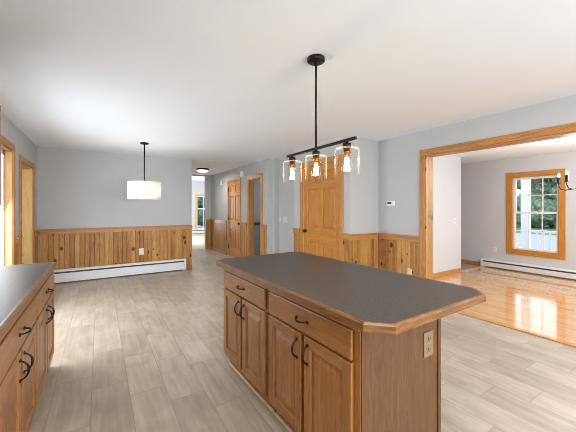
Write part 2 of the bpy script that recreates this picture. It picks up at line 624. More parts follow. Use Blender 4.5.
def wains_y(n, xf, sgn, spans, label, z=ZT):
    """panelling on walls whose face is x = xf, room on side sgn; spans of (y0, y1)"""
    r = struct_root(n, label, 'wainscot')
    for (a, b) in spans:
        bm = bmesh.new()
        wainscot(bm, a, b, lambda u, d: (xf + sgn * (d + 0.0005), u), z1=z)
        obj('boards', bm, 'pine_y', r)
        bm = bmesh.new()
        ybox(bm, a, b, xf, 0.0185, 0.03, z - 0.07, z, sgn)
        obj('rail', bm, 'trim_y', r, 0.002)
        bm = bmesh.new()
        ybox(bm, a, b, xf, 0.0005, 0.045, z, z + 0.022, sgn)
        obj('cap', bm, 'trim_y', r, 0.004)
        bm = bmesh.new()
        ybox(bm, a, b, xf, 0.0185, 0.03, 0.0, 0.085, sgn)
        obj('base', bm, 'trim_y', r, 0.002)
    return r


def wains_x(n, yf, spans, label, z=ZT):
    r = struct_root(n, label, 'wainscot')
    for (a, b) in spans:
        bm = bmesh.new()
        wainscot(bm, a, b, lambda u, d: (u, yf - d - 0.0005), z1=z)
        obj('boards', bm, 'pine_x', r)
        obj('rail', B((a, b, yf - 0.03, yf - 0.0185, z - 0.07, z)), 'trim_x', r, 0.002)
        obj('cap', B((a, b, yf - 0.045, yf - 0.0005, z, z + 0.022)), 'trim_x', r, 0.004)
        obj('base', B((a, b, yf - 0.03, yf - 0.0185, 0, 0.085)), 'trim_x', r, 0.002)
    return r


wains_x('trim_1', YB, [(XL + 0.03, 1.765)], 'knotty pine wainscot along the dining back wall', 0.965)
wains_y('trim_2', XL, 1, [(5.155, 5.45), (6.525, YB - 0.046)], 'knotty pine wainscot between left openings', 0.965)
wains_y('trim_3', XH, -1, [(8.33, 9.85), (6.92, 7.28), (5.87, 6.075)], 'knotty pine wainscot along the hall doors', 0.975)
wains_x('trim_4', 9.85, [(2.985, XH - 0.046)], 'short pine wainscot at the hall end', 0.975)
wains_y('trim_5', XC, -1, [(YC - 0.02, CD[0] - 0.09), (CD[1] + 0.09, 4.85)], 'pine wainscot either side of closet door', 0.955)
wains_x('trim_6', YC, [(XC - 0.02, XR - 0.046)], 'pine wainscot on the closet front', 0.945)
wains_y('trim_7', XR, -1, [(OP[1] + 0.075, YC - 0.0005)], 'pine wainscot under the thermostat', 0.945)

# ---------------------------------------------------------------- opening to the living room
r = struct_root('trim_8', 'wide pine casing around the living room opening', 'door casing')
cw = 0.078
obj('side_casing', B((XR - 0.02, XR, OP[1], OP[1] + cw, 0, OP[2])), 'trim_z', r, 0.003)
obj('side_casing', B((XR - 0.02, XR, OP[0] - cw, OP[0], 0, OP[2])), 'trim_z', r, 0.003)
obj('head_casing', B((XR - 0.02, XR, OP[0] - cw, OP[1] + cw, OP[2], OP[2] + cw)), 'trim_y', r, 0.003)
obj('jamb', B((XR - 0.01, 4.01, OP[1] - 0.018, OP[1] - 0.0005, 0.005, OP[2])), 'pine_x', r, 0.002)
obj('jamb', B((XR - 0.01, 4.01, OP[0] + 0.0005, OP[0] + 0.018, 0.005, OP[2])), 'pine_x', r, 0.002)
obj('head_jamb', B((XR - 0.01, 4.01, OP[0] + 0.018, OP[1] - 0.018, OP[2] - 0.018, OP[2] - 0.0005)), 'trim_y', r, 0.002)
obj('threshold', B((3.945, 3.99, OP[0], OP[1], 0.0005, 0.012)), 'trim_y', r, 0.004)
r = struct_root('baseboard_living', 'oak baseboard along the living room back wall', 'baseboard')
obj('board', B((4.0, 6.52, 3.385, 3.4, 0.0045, 0.095)), 'trim_x', r, 0.003)
obj('board', B((6.52, 6.535, 3.385, 6.0, 0.0045, 0.095)), 'trim_y', r, 0.003)
obj('board', B((XW - 0.015, XW, 3.52, 6.0, 0.0045, 0.095)), 'trim_y', r, 0.003)
obj('reducer', B((6.52, XW, 3.40, 3.46, 0.0045, 0.014)), 'caulk', r)

# ---------------------------------------------------------------- patio door and left doorway
r = struct_root('door_1', 'pine-cased patio door at left edge', 'door')
c0, c1, ch = 3.2, 5.05, 2.10
obj('head_casing', B((XL, XL + 0.02, c0 - 0.09, c1 + 0.1, ch, ch + 0.085)), 'trim_y', r, 0.003)
obj('side_casing', B((XL, XL + 0.02, c1, c1 + 0.1, 0, ch)), 'trim_z', r, 0.003)
obj('side_casing', B((XL, XL + 0.02, c0 - 0.09, c0, 0, ch)), 'trim_z', r, 0.003)
obj('jamb', B((XL - 0.062, XL + 0.005, c1 - 0.02, c1 - 0.0005, 0, ch - 0.02)), 'pale_z', r, 0.002)
obj('jamb', B((XL - 0.062, XL + 0.005, c0 + 0.0005, c0 + 0.02, 0, ch - 0.02)), 'pale_z', r, 0.002)
obj('head_jamb', B((XL - 0.062, XL + 0.005, c0, c1, ch - 0.02, ch - 0.0005)), 'trim_y', r, 0.002)
f = obj('vinyl_frame', B((XL - T, XL - 0.063, c1 - 0.07, c1 - 0.0005, 0, ch), (XL - T, XL - 0.063, c0, c0 + 0.07, 0, ch), (XL - T, XL - 0.063, c0, c1, ch - 0.07, ch),
                         (XL - T, XL - 0.063, c0, c1, 0, 0.06), (XL - T, XL - 0.063, 4.09, 4.17, 0, ch)), 'white_vinyl', r)
obj('pane', B((XL - 0.098, XL - 0.092, c0 + 0.07, c1 - 0.07, 0.06, ch - 0.07)), 'pane', f)

r = struct_root('trim_9', 'pine-lined doorway in the left wall near the corner', 'doorway')
c0, c1, ch = 5.55, 6.42, 2.03
obj('head_casing', B((XL, XL + 0.02, c0 - 0.1, c1 + 0.105, ch, ch + 0.08)), 'trim_y', r, 0.003)
obj('side_casing', B((XL, XL + 0.02, c1, c1 + 0.105, 0, ch)), 'trim_z', r, 0.003)
obj('side_casing', B((XL, XL + 0.02, c0 - 0.1, c0, 0, ch)), 'trim_z', r, 0.003)
obj('jamb', B((XL - T - 0.01, XL + 0.005, c1 - 0.02, c1 - 0.0005, 0, ch - 0.02)), 'pale_z', r, 0.002)
obj('jamb', B((XL - T - 0.01, XL + 0.005, c0 + 0.0005, c0 + 0.02, 0, ch - 0.02)), 'pale_z', r, 0.002)
obj('head_jamb', B((XL - T - 0.01, XL + 0.005, c0, c1, ch - 0.02, ch - 0.0005)), 'trim_y', r, 0.002)

# ---------------------------------------------------------------- raised panel helper (panel faces -y of its local frame)


def raised(bm, x0, x1, z0, z1, y, mi=0, border=0.03, sink=0.009, crest=0.002):
    """a raised field inside an opening whose frame face is at y (front towards -y)"""
    def ring(i, d):
        return [bm.verts.new(p) for p in ((x0 + i, y + d, z0 + i), (x1 - i, y + d, z0 + i), (x1 - i, y + d, z1 - i), (x0 + i, y + d, z1 - i))]
    rs = [ring(0.0, 0.0), ring(0.004, sink), ring(0.008, sink), ring(border, crest)]
    for a, b in zip(rs, rs[1:]):
        for i in range(4):
            j = (i + 1) % 4
            bm.faces.new((a[i], a[j], b[j], b[i])).material_index = mi
    bm.faces.new(rs[-1]).material_index = mi
    back = ring(0.0, sink + 0.004)
    for i in range(4):
        j = (i + 1) % 4
        bm.faces.new((rs[0][j], rs[0][i], back[i], back[j])).material_index = mi
    bm.faces.new(back[::-1]).material_index = mi


def pull(parent, c, vertical, L=0.1, out=0.03, name='handle'):
    """arched bronze pull; c = (x, y, z) centre on the front face, standing towards -y"""
    bm = bmesh.new()
    pts, rad = [], []
    n = 13
    for i in range(n):
        s = i / (n - 1) * 2 - 1
        d = out * (1 - abs(s) ** 2.6) + 0.002
        q = s * L / 2
        pts.append((c[0], c[1] - d, c[2] + q) if vertical else (c[0] + q, c[1] - d, c[2]))
        rad.append(0.0036 + 0.0022 * (1 - abs(s)))
    tube(bm, pts, rad, 8)
    for s in (-1, 1):
        q = s * L / 2
        p = (c[0], c[1], c[2] + q) if vertical else (c[0] + q, c[1], c[2])
        lathe(bm, [(0, -0.006), (0.009, -0.005), (0.0095, 0.0), (0, 0.0)], p, 10, axis='y')
    return obj(name, bm, 'black_metal', parent)


def cab_door(parent, x0, x1, z0, z1, hx, hz, y0=0.0, t=0.019, out=0.03):
    fw = 0.056
    bm = bmesh.new()
    box(bm, x0, x0 + fw, y0, y0 + t, z0, z1, 0)
    box(bm, x1 - fw, x1, y0, y0 + t, z0, z1, 0)
    box(bm, x0 + fw, x1 - fw, y0, y0 + t, z0, z0 + fw, 1)
    box(bm, x0 + fw, x1 - fw, y0, y0 + t, z1 - fw, z1, 1)
    d = obj('door', bm, ('oak_z', 'oak_x'), parent, 0.003)
    bm = bmesh.new()
    raised(bm, x0 + fw - 0.001, x1 - fw + 0.001, z0 + fw - 0.001, z1 - fw + 0.001, y0 + 0.003, border=0.042, sink=0.010, crest=0.001)
    obj('panel', bm, 'oak_z', d)
    pull(d, (hx, y0, hz), True, out=out)
    return d


def cab_drawer(parent, x0, x1, z0, z1, y0=0.0, t=0.019, out=0.03):
    d = obj('drawer', B((x0, x1, y0, y0 + t, z0, z1)), 'oak_x', parent, 0.005)
    pull(d, ((x0 + x1) / 2, y0, (z0 + z1) / 2), False, out=out)
    return d


def base_cabinet(loc, rz, W, Dp, label, cat='cabinet', group=None, end_left=False, end_right=False, top=0.86, rr=0.02, dz=0.0, out=0.03):
    """local frame: x 0..W, front doors at y = 0 facing -y, face frame at y = 0.019, floor at z = 0"""
    r = thing('base_cabinet', label, cat, loc, rz, group)
    yf = 0.0195
    obj('carcass', B((0.0, 0.018, yf + 0.02, Dp, 0.0 if end_left else 0.1, top), (W - 0.018, W, yf + 0.02, Dp, 0.0 if end_right else 0.1, top),
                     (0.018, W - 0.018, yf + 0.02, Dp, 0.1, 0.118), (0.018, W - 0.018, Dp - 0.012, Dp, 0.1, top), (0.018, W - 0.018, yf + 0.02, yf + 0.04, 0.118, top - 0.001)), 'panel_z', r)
    fs = 0.038
    bm = B((0, fs, yf, yf + 0.02, 0.1, top), (W - fs, W, yf, yf + 0.02, 0.1, top))
    for f in bm.faces:
        f.material_index = 0
    for a in ((fs, W - fs, yf, yf + 0.02, top - 0.036, top), (0.0, W, 0.004, yf, 0.836, top), (fs, W - fs, yf, yf + 0.02, 0.67, 0.705), (fs, W - fs, yf, yf + 0.02, 0.1, 0.14)):
        box(bm, *a, 1)
    obj('face_frame', bm, ('oak_z', 'oak_x'), r, 0.0015)
    obj('toe_board', B((0, W, yf + 0.05, yf + 0.066, 0.001, 0.1)), 'oak_x', r)
    obj('shoe_moulding', B((0, W, yf + 0.036, yf + 0.0495, 0.001, 0.022)), 'caulk', r, 0.004)
    rv = 0.02
    cab_drawer(r, rv, W - rr, 0.695 - dz, 0.832 - dz * 0.4, out=out)
    mid = (W + rv - rr) / 2
    g = 0.014
    cab_door(r, rv, mid - g, 0.128, 0.682 - dz, mid - g - 0.034, 0.592 - dz, out=out)
    cab_door(r, mid + g, W - rr, 0.128, 0.682 - dz, mid + g + 0.034, 0.592 - dz, out=out)
    return r


ITH = math.radians(1.2)
ICX, ICY = 1.366, 1.74


def island(dx, dy, z=0.0):
    return (ICX + dx * math.cos(ITH) - dy * math.sin(ITH), ICY + dx * math.sin(ITH) + dy * math.cos(ITH), z)


far_unit = base_cabinet(island(-0.4465, 0.76), -PI / 2 + ITH, 0.765, 0.63, 'oak base cabinet at the far end of the island, away from the outlet', 'cabinet', 'island base cabinets')
near_unit = base_cabinet(island(-0.4465, -0.019), -PI / 2 + ITH, 0.789, 0.63, 'oak base cabinet at the near end of the island, with outlet on its end', 'cabinet', 'island base cabinets', end_right=True, rr=0.038)
# the near end is dressed with an oak sheet and a corner strip
W = 0.789
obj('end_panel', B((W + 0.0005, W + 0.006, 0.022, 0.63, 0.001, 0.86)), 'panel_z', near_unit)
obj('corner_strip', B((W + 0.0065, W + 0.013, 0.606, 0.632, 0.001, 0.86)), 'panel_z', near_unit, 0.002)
ox = 0.515
oz = 0.66
op = obj('power_outlet', B((W + 0.0065, W + 0.012, ox - 0.04, ox + 0.04, oz - 0.064, oz + 0.064)), 'tan_plastic', near_unit, 0.003)
op['label'] = 'tan duplex outlet plate'
for s in (-1, 1):
    obj('receptacle', B((W + 0.0122, W + 0.0145, ox - 0.017, ox + 0.017, oz + s * 0.028 - 0.017, oz + s * 0.028 + 0.017)), 'tan_plastic', op, 0.002)
    for q in (-0.008, 0.008):
        obj('slot', B((W + 0.0146, W + 0.0152, ox + q - 0.0025, ox + q + 0.0025, oz + s * 0.028 - 0.004, oz + s * 0.028 + 0.010)), 'black_slot', op)
    obj('slot', B((W + 0.0146, W + 0.0152, ox - 0.003, ox + 0.003, oz + s * 0.028 - 0.013, oz + s * 0.028 - 0.007)), 'black_slot', op)


def octagon(x0, x1, y0, y1, c, z):
    return [(x0 + c, y0, z), (x1 - c, y0, z), (x1, y0 + c, z), (x1, y1 - c, z), (x1 - c, y1, z), (x0 + c, y1, z), (x0, y1 - c, z), (x0, y0 + c, z)]


def countertop(label, outline_fn, z0=0.8615, z1=0.9, lip=0.02, bev=0.008, loc=(0, 0, 0), rz=0.0):
    """laminate sheet framed by an oak edge; outline_fn(inset, z) -> polygon"""
    r = thing('countertop', label, 'countertop', loc, rz)
    bm = bmesh.new()
    a, b, c = outline_fn(0, z0), outline_fn(0, z1 - bev), outline_fn(bev, z1)
    i1, i0 = outline_fn(lip, z1), outline_fn(lip, z0)
    loops = [[bm.verts.new(p) for p in q] for q in (i0, a, b, c, i1)]
    n = len(a)
    for p, q in zip(loops, loops[1:] + loops[:1]):
        for k in range(n):
            bm.faces.new((p[k], p[(k + 1) % n], q[(k + 1) % n], q[k]))
    obj('wood_edge', bm, 'oak_edge', r)
    bm = bmesh.new()
    prism(bm, outline_fn(lip + 0.0003, z0), (0, 0, z1 - z0 + 0.0004))
    obj('laminate_top', bm, 'laminate', r)
    return r


k = NT('oak_edging')
x, y, z = k.obj()[:3]
nn = k.noise(k.comb(k.math('MULTIPLY', x, 6.0), k.math('MULTIPLY', y, 6.0), k.math('MULTIPLY', z, 90.0)), 1.5, 4, 0.8)
k.col(k.ramp(nn, [(0.25, lin(78, 48, 22)), (0.5, lin(118, 78, 40)), (0.75, lin(146, 102, 58))]))
k.b.inputs['Roughness'].default_value = 0.36
M['oak_edge'] = k.m

IC = (-0.4715, 0.480, -0.954, 0.945)
countertop('charcoal laminate island top with clipped corners and oak edge',
           lambda i, z: octagon(IC[0] + i, IC[1] - i, IC[2] + i, IC[3] - i, 0.09 - i * (1 - math.tan(PI / 8)) * 1.0, z), loc=(ICX, ICY, 0), rz=ITH)

# ---------------------------------------------------------------- left run of cabinets
LX, LY1 = -0.329, 3.275
for i, lab in enumerate(('oak base cabinet in the left run, at its far end', 'oak base cabinet in the left run, second from the far end', 'oak base cabinet in the left run, third from the far end')):
    base_cabinet((LX, LY1 - 0.865 * (i + 1), 0), PI / 2, 0.863, 0.605, lab, 'cabinet', 'left run of base cabinets', end_right=(i == 0), dz=0.018, out=0.032)
countertop('charcoal laminate countertop along the left wall with oak edge',
           lambda i, z: [(XL + 0.002 + i * 0.2, LY1 - 2.595 + i * 0.2, z), (-0.323 - i, LY1 - 2.595 + i * 0.2, z), (-0.323 - i, LY1 + 0.02 - i, z), (XL + 0.002 + i * 0.2, LY1 + 0.02 - i, z)])
r = thing('wall_cabinet', 'oak wall cabinet over the left counter, only its edge in view', 'cabinet', (-0.60, 2.15, 1.38), PI / 2)
obj('carcass', B((0, 0.78, 0.02, 0.337, 0, 0.74)), 'panel_z', r)
for q in (0, 1):
    x0 = 0.01 + q * 0.385
    bm = B((x0, x0 + 0.056, 0, 0.0195, 0.01, 0.73), (x0 + 0.319, x0 + 0.375, 0, 0.0195, 0.01, 0.73), (x0 + 0.056, x0 + 0.319, 0, 0.0195, 0.01, 0.066), (x0 + 0.056, x0 + 0.319, 0, 0.0195, 0.674, 0.73))
    d = obj('door', bm, 'oak_z', r, 0.003)
    bm = bmesh.new()
    raised(bm, x0 + 0.055, x0 + 0.32, 0.065, 0.675, 0.003, border=0.042, sink=0.01, crest=0.001)
    obj('panel', bm, 'oak_z', d)
    pull(d, (x0 + (0.34 if q == 0 else 0.035), 0, 0.1), True)


# ---------------------------------------------------------------- interior doors on walls facing -x
def panel_door(name, label, xf, y0, y1, ztop, knob_low, casing=0.088, full_casing=True):
    """closed six-panel pine door; wall face at xf, seen from -x. knob_low: knob at the low-y side"""
    r = struct_root(name, label, 'door')
    w, h = y1 - y0, ztop - 0.012
    slab = thing('slab', '', '', (xf + 0.012, y1, 0.01), -PI / 2)
    for kk in ('label', 'category'):
        del slab[kk]
    slab.parent = r
    # slab local frame: x 0..w towards low y, front at y = 0
    st, mw = 0.105 * w / 0.9, 0.095 * w / 0.9
    g = 0.004
    rows = [(0.24, 0.755), (1.015, 1.70), (1.82, h - 0.115)]
    bm = bmesh.new()
    box(bm, g, st, 0, 0.034, 0, h, 0)
    box(bm, w - st, w - g, 0, 0.034, 0, h, 0)
    for (a, b) in rows:
        box(bm, (w - mw) / 2, (w + mw) / 2, 0, 0.034, a, b, 0)
    for (a, b) in ((0, rows[0][0]), (rows[0][1], rows[1][0]), (rows[1][1], rows[2][0]), (rows[2][1], h)):
        box(bm, st, w - st, 0, 0.034, a, b, 1)
    obj('frame', bm, ('door_z', 'door_x'), slab, 0.002)
    for (a, b) in rows:
        for (c, d) in ((st, (w - mw) / 2), ((w + mw) / 2, w - st)):
            bm = bmesh.new()
            raised(bm, c - 0.001, d + 0.001, a - 0.001, b + 0.001, 0.003, border=0.05, sink=0.012, crest=0.003)
            obj('panel', bm, 'door_z', slab)
    kx = w - 0.07 if knob_low else 0.07
    bm = bmesh.new()
    lathe(bm, [(0, -0.055), (0.018, -0.054), (0.027, -0.044), (0.027, -0.034), (0.012, -0.024), (0.011, -0.01), (0.03, -0.008), (0.032, 0), (0, 0)], (kx, 0, 0.94), 16, axis='y')
    obj('knob', bm, 'black_metal', slab)
    hx = 0.002 if knob_low else w - 0.002
    for hz in (0.26, 1.06, h - 0.22):
        bm = bmesh.new()
        box(bm, hx - 0.012, hx + 0.012, -0.004, 0.001, hz - 0.05, hz + 0.05)
        lathe(bm, [(0, -0.055), (0.007, -0.055), (0.007, 0.055), (0, 0.055)], (hx, -0.006, hz), 8)
        obj('hinge', bm, 'black_metal', slab)
    obj('side_casing', B((xf - 0.02, xf, y1, y1 + casing, 0, ztop)), 'trim_z', r, 0.003)
    obj('side_casing', B((xf - 0.02, xf, y0 - casing, y0, 0, ztop)), 'trim_z', r, 0.003)
    obj('head_casing', B((xf - 0.02, xf, y0 - casing, y1 + casing, ztop, ztop + casing)), 'trim_y', r, 0.003)
    obj('stop', B((xf + 0.05, xf + 0.065, y0, y1, 0.0, ztop)), 'trim_z', r)
    return r


M['dark_wood'] = wood('dark_stained_rail', (58, 34, 20), (84, 52, 30), (104, 68, 42), 'x', 0.4)
M['door_x'] = wood('pine_door_cross_rail', *DOOR, 'x', 0.36, vary=0.06)
panel_door('door_2', 'closed six-panel pine door in the hall', XH, D1[0], D1[1], D1[2], True, 0.05)
panel_door('door_3', 'closed six-panel pine closet door behind the island', XC, CD[0], CD[1], CD[2], False, 0.085)
# the closet knob is on the high-y side, hinges at the low-y side

r = struct_root('trim_10', 'pine-cased open hall doorway', 'doorway')
y0, y1, zt = D2
obj('side_casing', B((XH - 0.02, XH, y1, y1 + 0.09, 0, zt)), 'trim_z', r, 0.003)
obj('side_casing', B((XH - 0.02, XH, y0 - 0.09, y0, 0, zt)), 'trim_z', r, 0.003)
obj('head_casing', B((XH - 0.02, XH, y0 - 0.09, y1 + 0.09, zt, zt + 0.09)), 'trim_y', r, 0.003)
obj('jamb', B((XH - 0.005, XH + T + 0.01, y1 - 0.02, y1 - 0.0005, 0, zt - 0.02)), 'trim_z', r)
obj('jamb', B((XH - 0.005, XH + T + 0.01, y0 + 0.0005, y0 + 0.02, 0, zt - 0.02)), 'trim_z', r)
obj('head_jamb', B((XH - 0.005, XH + T + 0.01, y0, y1, zt - 0.02, zt - 0.0005)), 'trim_y', r)

r = thing('handrail', 'brown wooden rail on the grey wall inside the open hall doorway', 'handrail', (3.3, 7.2, 0.955))
obj('bar', B((0.02, 0.95, -0.075, -0.035, -0.035, 0.035)), 'dark_wood', r, 0.008)
for q in (0.15, 0.8):
    obj('bracket', B((q - 0.015, q + 0.015, -0.05, 0.0, -0.05, -0.035)), 'black_metal', r)


# ---------------------------------------------------------------- baseboard heaters
def heater(loc, rz, L, label, h=0.19, d=0.065):
    """local x 0..L along the wall, wall plane at y = 0, front towards -y"""
    r = thing('baseboard_heater', label, 'heater', loc, rz)
    e = 0.045
    obj('back_plate', B((e, L - e, -0.006, -0.001, 0.012, h)), 'white_metal', r)
    bm = bmesh.new()
    prism(bm, [(e, -0.006, h), (e, -0.03, h), (e, -d, h - 0.028), (e, -d, h - 0.036), (e, -0.03, h - 0.008), (e, -0.006, h - 0.008)], (L - 2 * e, 0, 0))
    obj('hood', bm, 'white_metal', r)
    obj('front_cover', B((e, L - e, -d, -d + 0.005, 0.022, h - 0.066)), 'white_metal', r, 0.002)
    obj('fin_slot_shade', B((e, L - e, -d + 0.012, -0.012, 0.06, h - 0.03)), 'fin_shade', r)  # fins raised into the slot; the gap's shade is put into their dark colour
    for q in (0, L - e):
        obj('end_cap', B((q, q + e, -d - 0.004, -0.001, 0.012, h + 0.002)), 'white_metal', r, 0.004)
    for q in (e * 1.2, L - e * 1.2):
        obj('foot', B((q - 0.01, q + 0.01, -d + 0.006, -0.008, 0.0, 0.03)), 'white_metal', r)
    return r


M['fin_shade'] = plain('fins_and_slot_shade', (74, 74, 76), 0.6, 0.3)
heater((-0.80, YB - 0.0305, 0), 0, 2.42, 'long white baseboard heater under the dining room wainscot', 0.25)
heater((XW, 3.5, 0.0045), -PI / 2, 5.0, 'long white baseboard heater under the living room sash window', 0.185)
heater((3.4, 15.99, 0.005), 0, 3.4, 'white baseboard heater in the far room beyond the hall', 0.22)


# ---------------------------------------------------------------- windows
def sash_window():
    r = struct_root('window_1', 'double-hung sash window with pine casing in living room', 'window')
    y0, y1, z0, z1 = WN
    cs = 0.096
    obj('side_casing', B((XW - 0.02, XW, y1, y1 + cs, z0 - cs, z1 + cs)), 'win_z', r, 0.003)
    obj('side_casing', B((XW - 0.02, XW, y0 - cs, y0, z0 - cs, z1 + cs)), 'win_z', r, 0.003)
    obj('head_casing', B((XW - 0.02, XW, y0, y1, z1, z1 + cs)), 'win_y', r, 0.003)
    obj('apron_casing', B((XW - 0.02, XW, y0, y1, z0 - cs, z0)), 'win_y', r, 0.003)
    obj('jamb', B((XW - 0.005, XW + 0.06, y1 - 0.014, y1 - 0.0005, z0, z1), (XW - 0.005, XW + 0.06, y0 + 0.0005, y0 + 0.014, z0, z1),
                  (XW - 0.005, XW + 0.06, y0 + 0.014, y1 - 0.014, z1 - 0.014, z1 - 0.0005), (XW - 0.005, XW + 0.06, y0 + 0.014, y1 - 0.014, z0 + 0.0005, z0 + 0.014)), 'win_z', r)
    a0, a1, b0, b1 = y0 + 0.014, y1 - 0.014, z0 + 0.014, z1 - 0.014
    zm = (b0 + b1) / 2 + 0.02
    for nm, xs, (p, q) in (('upper_sash', XW + 0.085, (zm - 0.02, b1)), ('lower_sash', XW + 0.055, (b0, zm + 0.02))):
        s = 0.042
        x0, x1 = xs, xs + 0.028
        bm = B((x0, x1, a0, a0 + s, p, q), (x0, x1, a1 - s, a1, p, q), (x0, x1, a0 + s, a1 - s, p, p + s), (x0, x1, a0 + s, a1 - s, q - s, q))
        sash = obj(nm, bm, 'white_vinyl', r, 0.002)
        iw = (a1 - a0 - 2 * s) / 2
        bm = bmesh.new()
        ym = (a0 + a1) / 2
        z_ = (p + q) / 2
        for yy in (ym - iw / 3, ym + iw / 3):
            box(bm, x0 + 0.008, x0 + 0.02, yy - 0.008, yy + 0.008, p + s, q - s)
        box(bm, x0 + 0.008, x0 + 0.02, a0 + s, a1 - s, z_ - 0.008, z_ + 0.008)
        obj('muntins', bm, 'white_vinyl', sash)
        obj('pane', B((x0 + 0.0125, x0 + 0.0155, a0 + s - 0.002, a1 - s + 0.002, p + s - 0.002, q - s + 0.002)), 'pane', sash)
    bm = B((XW + 0.035, XW + 0.056, (a0 + a1) / 2 - 0.03, (a0 + a1) / 2 + 0.03, zm + 0.02, zm + 0.032))
    obj('latch', bm, 'white_vinyl', r)


sash_window()
r = struct_root('window_2', 'tall window in the far room with pale casing', 'window')
y = 16.0
obj('casing', B((FW[0] - 0.1, FW[0], y - 0.02, y, 0.15, 2.1), (FW[1], FW[1] + 0.1, y - 0.02, y, 0.15, 2.1), (FW[0], FW[1], y - 0.02, y, 2.0, 2.1), (FW[0], FW[1], y - 0.02, y, 0.15, 0.25)), 'pale_z', r)
obj('sash', B((FW[0], FW[0] + 0.05, y + 0.03, y + 0.07, 0.25, 2.0), (FW[1] - 0.05, FW[1], y + 0.03, y + 0.07, 0.25, 2.0), (FW[0], FW[1], y + 0.03, y + 0.07, 1.3, 1.36),
              (FW[0], FW[1], y + 0.03, y + 0.07, 0.25, 0.3), (FW[0], FW[1], y + 0.03, y + 0.07, 1.95, 2.0), (4.72, 4.75, y + 0.04, y + 0.06, 0.25, 2.0)), 'white_vinyl', r)
obj('pane', B((FW[0] + 0.05, FW[1] - 0.05, y + 0.049, y + 0.052, 0.3, 1.95)), 'pane', r)

# ---------------------------------------------------------------- outlets, switches, thermostat, hall boxes


def wall_plate(name, label, cat, loc, rz, kind='outlet', mat='white_plastic', w=0.072, h=0.116, n=1):
    """plate in the local xz plane, front towards -y"""
    r = thing(name, label, cat, loc, rz)
    obj('plate', B((-w / 2, w / 2, -0.006, -0.0005, -h / 2, h / 2)), mat, r, 0.002)
    if kind == 'outlet':
        for s in (-1, 1):
            q = obj('receptacle', B((-0.017, 0.017, -0.0085, -0.0062, s * 0.026 - 0.016, s * 0.026 + 0.016)), mat, r, 0.0015)
            for e in (-0.007, 0.007):
                obj('slot', B((e - 0.002, e + 0.002, -0.0092, -0.0086, s * 0.026 - 0.003, s * 0.026 + 0.01)), 'black_slot', q)
    else:
        for i in range(n):
            cx = (i - (n - 1) / 2) * 0.046
            obj('toggle', B((cx - 0.005, cx + 0.005, -0.018, -0.0062, -0.004, 0.014)), mat, r, 0.001)
    return r


wall_plate('power_outlet', 'white outlet on the knotty pine dining wainscot', 'outlet', (0.735, YB - 0.0195, 0.47), 0, w=0.085, h=0.13)
wall_plate('power_outlet', 'cream outlet low on pine wainscot under the thermostat', 'outlet', (XR - 0.0195, 2.735, 0.425), -PI / 2, mat='cream_plastic')
wall_plate('power_outlet', 'white outlet on the living room wall left of the window', 'outlet', (XW, 3.22, 0.42), -PI / 2)
wall_plate('light_switch', 'single white switch on recessed grey wall, farther from island', 'switch', (3.40, 5.70, 1.115), -PI / 2, 'switch', 'wall_plate')
wall_plate('light_switch', 'wide white switch plate on recessed grey wall, nearer the closet', 'switch', (3.40, 5.46, 1.12), -PI / 2, 'switch', 'wall_plate', w=0.21, n=4)
wall_plate('light_switch', 'white switch on the pale wall at living room corner', 'switch', (6.28, 3.4, 1.1), 0, 'switch')

r = thing('thermostat', 'white thermostat with dark display on the grey right wall', 'thermostat', (XR, 3.075, 1.445), -PI / 2)
obj('case', B((-0.075, 0.075, -0.025, -0.0005, -0.038, 0.038)), 'white_plastic', r, 0.006)
obj('display', B((-0.055, 0.02, -0.0265, -0.0252, -0.012, 0.02)), 'display', r)
obj('dial', B((0.04, 0.06, -0.0275, -0.0252, -0.025, 0.025)), 'grey_plastic' if 'grey_plastic' in M else 'white_metal', r, 0.002)
r = thing('smoke_alarm', 'small white box high on hall wall between the two doors', 'alarm', (XH, 7.22, 2.26), -PI / 2)
obj('case', B((-0.075, 0.075, -0.045, -0.0005, -0.075, 0.075)), 'white_plastic', r, 0.012)
obj('grille', B((-0.04, 0.04, -0.048, -0.0452, -0.04, 0.01)), 'white_metal', r, 0.001)
r = thing('wall_sensor', 'small white sensor on hall wall left of the closed pine door', 'sensor', (XH, 8.76, 2.14), -PI / 2)
obj('case', B((-0.045, 0.045, -0.04, -0.0005, -0.07, 0.07)), 'white_plastic', r, 0.01)
obj('lens', B((-0.03, 0.03, -0.046, -0.0402, -0.055, 0.0)), 'white_metal', r, 0.003)

